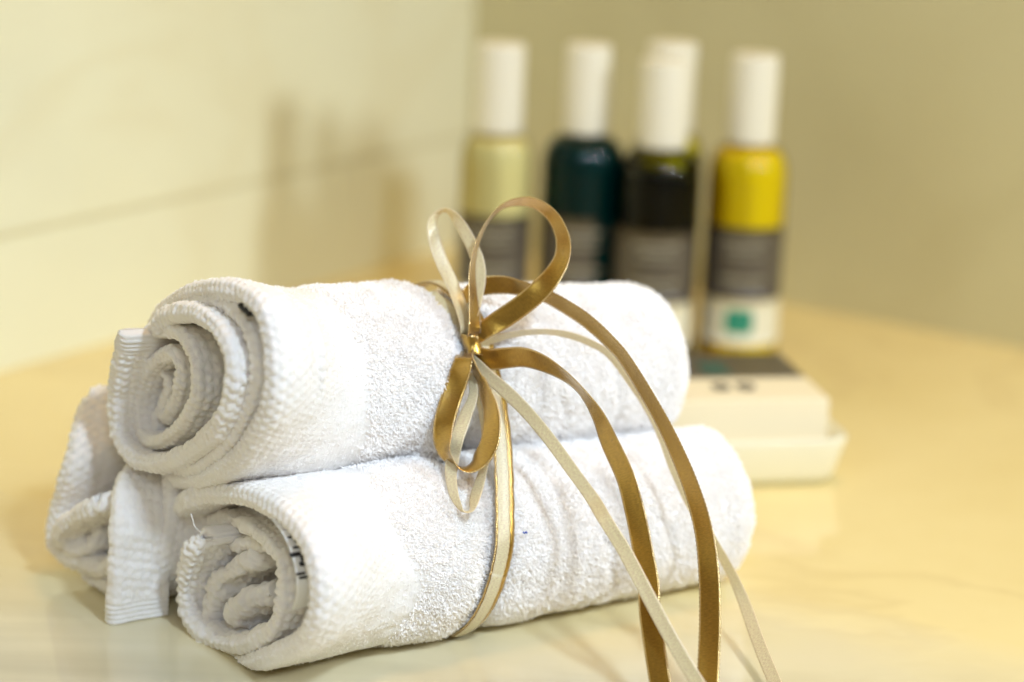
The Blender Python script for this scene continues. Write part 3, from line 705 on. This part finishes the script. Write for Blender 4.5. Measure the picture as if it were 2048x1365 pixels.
LIQ = {'cream': liquid('cream_lotion', (.92, .80, .36), None, .12), 'teal': liquid('teal_gel', (.0, .032, .034), (.0, .18, .17)),
       'black': liquid('dark_green_gel', (.0005, .0012, .001), (.0, .004, .003), .1), 'yellow': liquid('yellow_gel', (.95, .68, .004), (.95, .7, .0), .12), 'olive': liquid('yellow_green_gel', (.65, .55, .01), (.6, .5, .0), .15)}
def lathe(prof, n=64):
    th = np.linspace(0, 2*pi, n, endpoint=False); p = np.array(prof)
    G = np.stack([p[None, :, 0]*np.cos(th)[:, None], p[None, :, 0]*np.sin(th)[:, None], np.broadcast_to(p[:, 1], (n, len(p)))], -1)
    return G.reshape(-1, 3), grid_quads(n, len(p), wi=True)
def roundprof(pts, r=.001):
    """polyline with filleted corners"""
    out = [pts[0]]; pts = [np.array(p, float) for p in pts]
    for i in range(1, len(pts)-1):
        a, b, c = pts[i-1], pts[i], pts[i+1]
        k = min(r, np.linalg.norm(b-a)*.45, np.linalg.norm(c-b)*.45)
        p = b+(a-b)/np.linalg.norm(a-b)*k; q = b+(c-b)/np.linalg.norm(c-b)*k
        for t in np.linspace(0, 1, 6): out.append(tuple((1-t)**2*p+2*t*(1-t)*b+t*t*q))
    out.append(tuple(pts[-1])); return out
def arc_patch(R, a0, a1, z0, z1, na=40, nz=6, rounded=0):
    """thin curved plate on the bottle; angle 0 faces -Y"""
    A, Z = np.meshgrid(np.linspace(a0, a1, na), np.linspace(z0, z1, nz), indexing='ij')
    if rounded:
        u = np.linspace(-1, 1, na)[:, None]; v = np.linspace(-1, 1, nz)[None]
        # squircle mapping
        A = (a0+a1)/2+(a1-a0)/2*u*np.sqrt(1-rounded*v*v/2); Z = (z0+z1)/2+(z1-z0)/2*v*np.sqrt(1-rounded*u*u/2)
    f = np.stack([R*np.sin(A), -R*np.cos(A), Z], -1); b = np.stack([(R-.0002)*np.sin(A), -(R-.0002)*np.cos(A), Z], -1)
    V = np.concatenate([f.reshape(-1, 3), b.reshape(-1, 3)]); q = grid_quads(na, nz); n0 = na*nz
    side = []
    ed = [(i*nz, (i+1)*nz) for i in range(na-1)]+[((i+1)*nz+nz-1, i*nz+nz-1) for i in range(na-1)]+[(j+1, j) for j in range(nz-1)]+[((na-1)*nz+j, (na-1)*nz+j+1) for j in range(nz-1)]
    for a, b_ in ed: side.append((a, b_, b_+n0, a+n0))
    return V, np.vstack([q, q[:, ::-1]+n0, np.array(side)])
def bottle(px, py, topy, bodyw, capw, liq, label, lab=(-1.2, 1.2), fill=1., yaw=0., loc=None, sh=1.):
    p = onz(px, py) if loc is None else np.array(loc)
    d = proj(p)[2]; sc = d/F
    # solve the height so that the cap top lands at topy
    hgt = .17
    for _ in range(20):
        yy = proj(p+[0, 0, hgt])[1]; hgt += (yy-topy)*sc*1.0
    R = bodyw*sc/2; rc = capw*sc/2
    root = empty('bottle', tuple(p), label, 'bottle', 'small toiletry bottles', rz=atan2(-p[0], p[1])*-1*-1+yaw)
    capz = hgt*.712; shz = hgt*.60
    prof = [(0.0005, .0006), (R*.9, .0006), (R, .0035)]
    sh_ = [(rc*.95+(R-rc*.95)*cos(a)**.8, shz+(capz-.002-shz)*sin(a)) for a in np.linspace(0, pi/2, 14)]
    body = [(0.0004, .0012), (R*.82, .0005), (R*.95, .0016), (R, .006)]+[(R, z) for z in np.linspace(.01, shz, 8)][:-1]+sh_+[(rc*.86, capz-.001), (rc*.86, capz+.004)]
    V, Q = lathe(body); mesh_obj('bottle_body', V, Q, M_glass, root, local=True)
    # liquid
    zt = capz*fill-.003; Ri = R-.0009
    lp_ = [(0.0003, .0022), (Ri*.9, .0022), (Ri, .006)]+[(Ri, z) for z in np.linspace(.01, shz, 6)][:-1]
    for a in np.linspace(0, pi/2, 14):
        z = shz+(capz-.003-shz)*sin(a)
        if z < zt: lp_.append((rc*.9+(Ri-rc*.9)*cos(a)**.8, z))
    lp_ = [q for q in lp_ if q[1] < zt]; lp_.append((lp_[-1][0]*.98, zt)); lp_.append((.0003, zt))
    V, Q = lathe(lp_); mesh_obj('liquid', V, Q, LIQ[liq], root, local=True)
    cp = roundprof([(.0004, capz+.0005), (rc*.97, capz+.0005), (rc, capz+.002), (rc*.985, hgt), (.0004, hgt)], .0022)
    V, Q = lathe(cp); mesh_obj('cap', V, Q, M_cap, root, local=True)
    # label: grey band over a white band with a green emblem
    z1 = hgt*.455; z2 = hgt*.218; z3 = hgt*.070
    a0, a1 = lab
    V, Q = arc_patch(R+.0004, a0, a1, z2, z1); g = mesh_obj('label_band', V, Q, M_lblg, root, local=True)
    V, Q = arc_patch(R+.0004, a0, a1, z3, z2-.0001); wl_ = mesh_obj('label_panel', V, Q, M_lblw, root, local=True)
    V, Q = arc_patch(R+.0007, -.36, .36, z3+(z2-z3)*.24, z3+(z2-z3)*.80, 20, 12, rounded=.35)
    e = mesh_obj('green_emblem', V, Q, M_green, root, local=True); 
    # tiny pale stroke inside the emblem
    Vs, Qs, k = [], [], 0
    for a_, z_, b_, c_ in ((-.10, .58, .0, .42), (.0, .42, .14, .66)):
        V, Q = arc_patch(R+.0009, min(a_, b_), max(a_, b_), z3+(z2-z3)*(min(z_, c_)), z3+(z2-z3)*(min(z_, c_)+.035), 6, 3); Vs.append(V); Qs.append(Q+k); k += len(V)
    mesh_obj('emblem_mark', np.vstack(Vs), np.vstack(Qs), M_print, root, local=True)
    # unreadable printed lines on the grey band
    Vs, Qs, k = [], [], 0
    rg = np.random.default_rng(5)
    for zf, hh, wa in ((.80, .045, .55), (.70, .03, .40), (.60, .03, .5), (.27, .05, .55), (.18, .025, .40)):
        x = -wa
        while x < wa:
            ww = rg.uniform(.03, .09); V, Q = arc_patch(R+.0007, x, min(x+ww, wa+.02), z2+(z1-z2)*zf, z2+(z1-z2)*(zf+hh), 4, 2); Vs.append(V); Qs.append(Q+k); k += len(V); x += ww+rg.uniform(.02, .04)
    mesh_obj('label_print', np.vstack(Vs), np.vstack(Qs), M_print, root, local=True)
    return root
bottle(980, 690, 86, 142, 96, 'cream', 'bottle of pale cream lotion, leftmost, next to the wall corner', lab=(-1.35, 1.35))
bottle(1150, 692, 88, 160, 90, 'teal', 'bottle of dark teal gel, second from the left', lab=(-1.45, .35), yaw=-.0)
bottle(1300, 716, 118, 162, 98, 'black', 'bottle of near black gel with a clear gap under its cap', lab=(-1.45, 1.1), fill=.915)
bottle(1312, 690, 84, 142, 98, 'olive', 'bottle of yellow gel mostly hidden behind the near black one', lab=(-1.3, 1.3))
bottle(1473, 712, 108, 154, 94, 'yellow', 'rightmost bottle, bright yellow gel, green square emblem on its white label', lab=(-1.4, 1.4))

# ================================================================== SOAP DISH AND BOX
M_dish = simple('glazed_white_ceramic', (.80, .78, .62), .12, coat=.5)
M_box = simple('cream_card', (.84, .76, .56), .6)
fr_ = onz(1680, 970); fl_ = onz(1240, 985)
ux = (fr_-fl_); ux /= np.linalg.norm(ux); uy = np.array([-ux[1], ux[0], 0]); ang = atan2(ux[1], ux[0])
DW, DD, DH = .130, .108, .0255
cen = fr_-ux*(DW/2-.004)+uy*(DD/2-.004)
dish = empty('soap_dish', (cen[0], cen[1], 0), 'low white ceramic dish with slanted sides under the soap box', 'dish', rz=ang)
# dish: rounded rectangular rings outward, rim, inward
def rrect(wx, wy, r, z, n=12):
    P = []
    for cx, cy, a in ((wx/2-r, wy/2-r, 0), (-wx/2+r, wy/2-r, pi/2), (-wx/2+r, -wy/2+r, pi), (wx/2-r, -wy/2+r, 3*pi/2)):
        for t in np.linspace(0, pi/2, n): P.append((cx+r*cos(a+t), cy+r*sin(a+t), z))
    return P
rings = [rrect(.002, .002, .0005, .0030), rrect(DW-.022, DD-.022, .008, .0030), rrect(DW-.016, DD-.016, .010, .0005), rrect(DW-.012, DD-.012, .010, .0008), rrect(DW-.008, DD-.008, .011, .005), rrect(DW-.003, DD-.003, .012, .016), rrect(DW-.0005, DD-.0005, .012, .022), rrect(DW, DD, .012, DH-.001),
         rrect(DW-.002, DD-.002, .012, DH), rrect(DW-.006, DD-.006, .011, DH-.001), rrect(DW-.010, DD-.010, .010, .018), rrect(DW-.020, DD-.020, .010, .0075), rrect(.002, .002, .0005, .0070)]
G = np.array(rings); mesh_obj('dish_bowl', G.transpose(1, 0, 2).reshape(-1, 3), grid_quads(G.shape[1], G.shape[0], wi=True), M_dish, dish, local=True)
# box: sits on the rim, top at 41 mm
ZT = .0415
bfr = onz(1660, 797, ZT); brr = onz(1541, 706, ZT); bl = onz(1300, 803, ZT)
bx = bfr-bl; bx /= np.linalg.norm(bx); by = brr-bfr; bdep = np.linalg.norm(by); print('box depth', bdep, 'angle', np.degrees(np.arccos(by@bx/bdep)))
by = np.array([-bx[1], bx[0], 0]); bdep = min(bdep, .086)
BW = .104; bang = atan2(bx[1], bx[0])
bc = bfr-bx*BW/2+by*bdep/2
box = empty('soap_box', (bc[0], bc[1], .0085), 'flat cream card soap box with a dark grey printed half, lying on the white dish', 'box', rz=bang)
bm_obj('carton', box_mesh((0, 0, (ZT-.0085)/2), (BW, bdep, ZT-.0085-.0004), bevel=.0008), M_box, None).parent = box
def plate(name, x0, x1, y0, y1, z, material, parent):
    return bm_obj(name, box_mesh(((x0+x1)/2, (y0+y1)/2, z), (x1-x0, y1-y0, .0003)), material, None)
zt = ZT-.0085+.0001
for sx in (-1, 1):
    for sy in (-1, 1):
        v_ = bc+bx*BW/2*sx+by*bdep/2*sy-cen; print('box in dish', round(v_ @ ux, 4), round(v_ @ uy, 4))
p_ = plate('printed_band', -BW/2+.001, BW/2-.001, -bdep/2+bdep*.46, bdep/2-.001, zt, M_lblg, box); p_.parent = box
M_tealp = simple('dull_teal_print', (.03, .10, .08), .5)
p_ = plate('teal_emblem', BW/2-.052, BW/2-.038, -bdep/2+bdep*.52, -bdep/2+bdep*.78, zt+.0003, M_tealp, box); p_.parent = box
# two dark round marks
Vs, Qs, k = [], [], 0
for cx_ in (BW/2-.0505, BW/2-.0375):
    th = np.linspace(0, 2*pi, 32, endpoint=False)
    prof = [(.0022, 0), (.0022, .0003), (.0048, .0003), (.0048, 0)]
    V, Q = lathe(prof+[prof[0]], 32); V = V*[1, 1.2, 1]+[cx_, -bdep/2+bdep*.26, zt+.0001]; Vs.append(V); Qs.append(Q+k); k += len(V)
mesh_obj('round_print_marks', np.vstack(Vs), np.vstack(Qs), M_ink, box, local=True, smooth=False)
bpy.context.view_layer.update()
print('done')
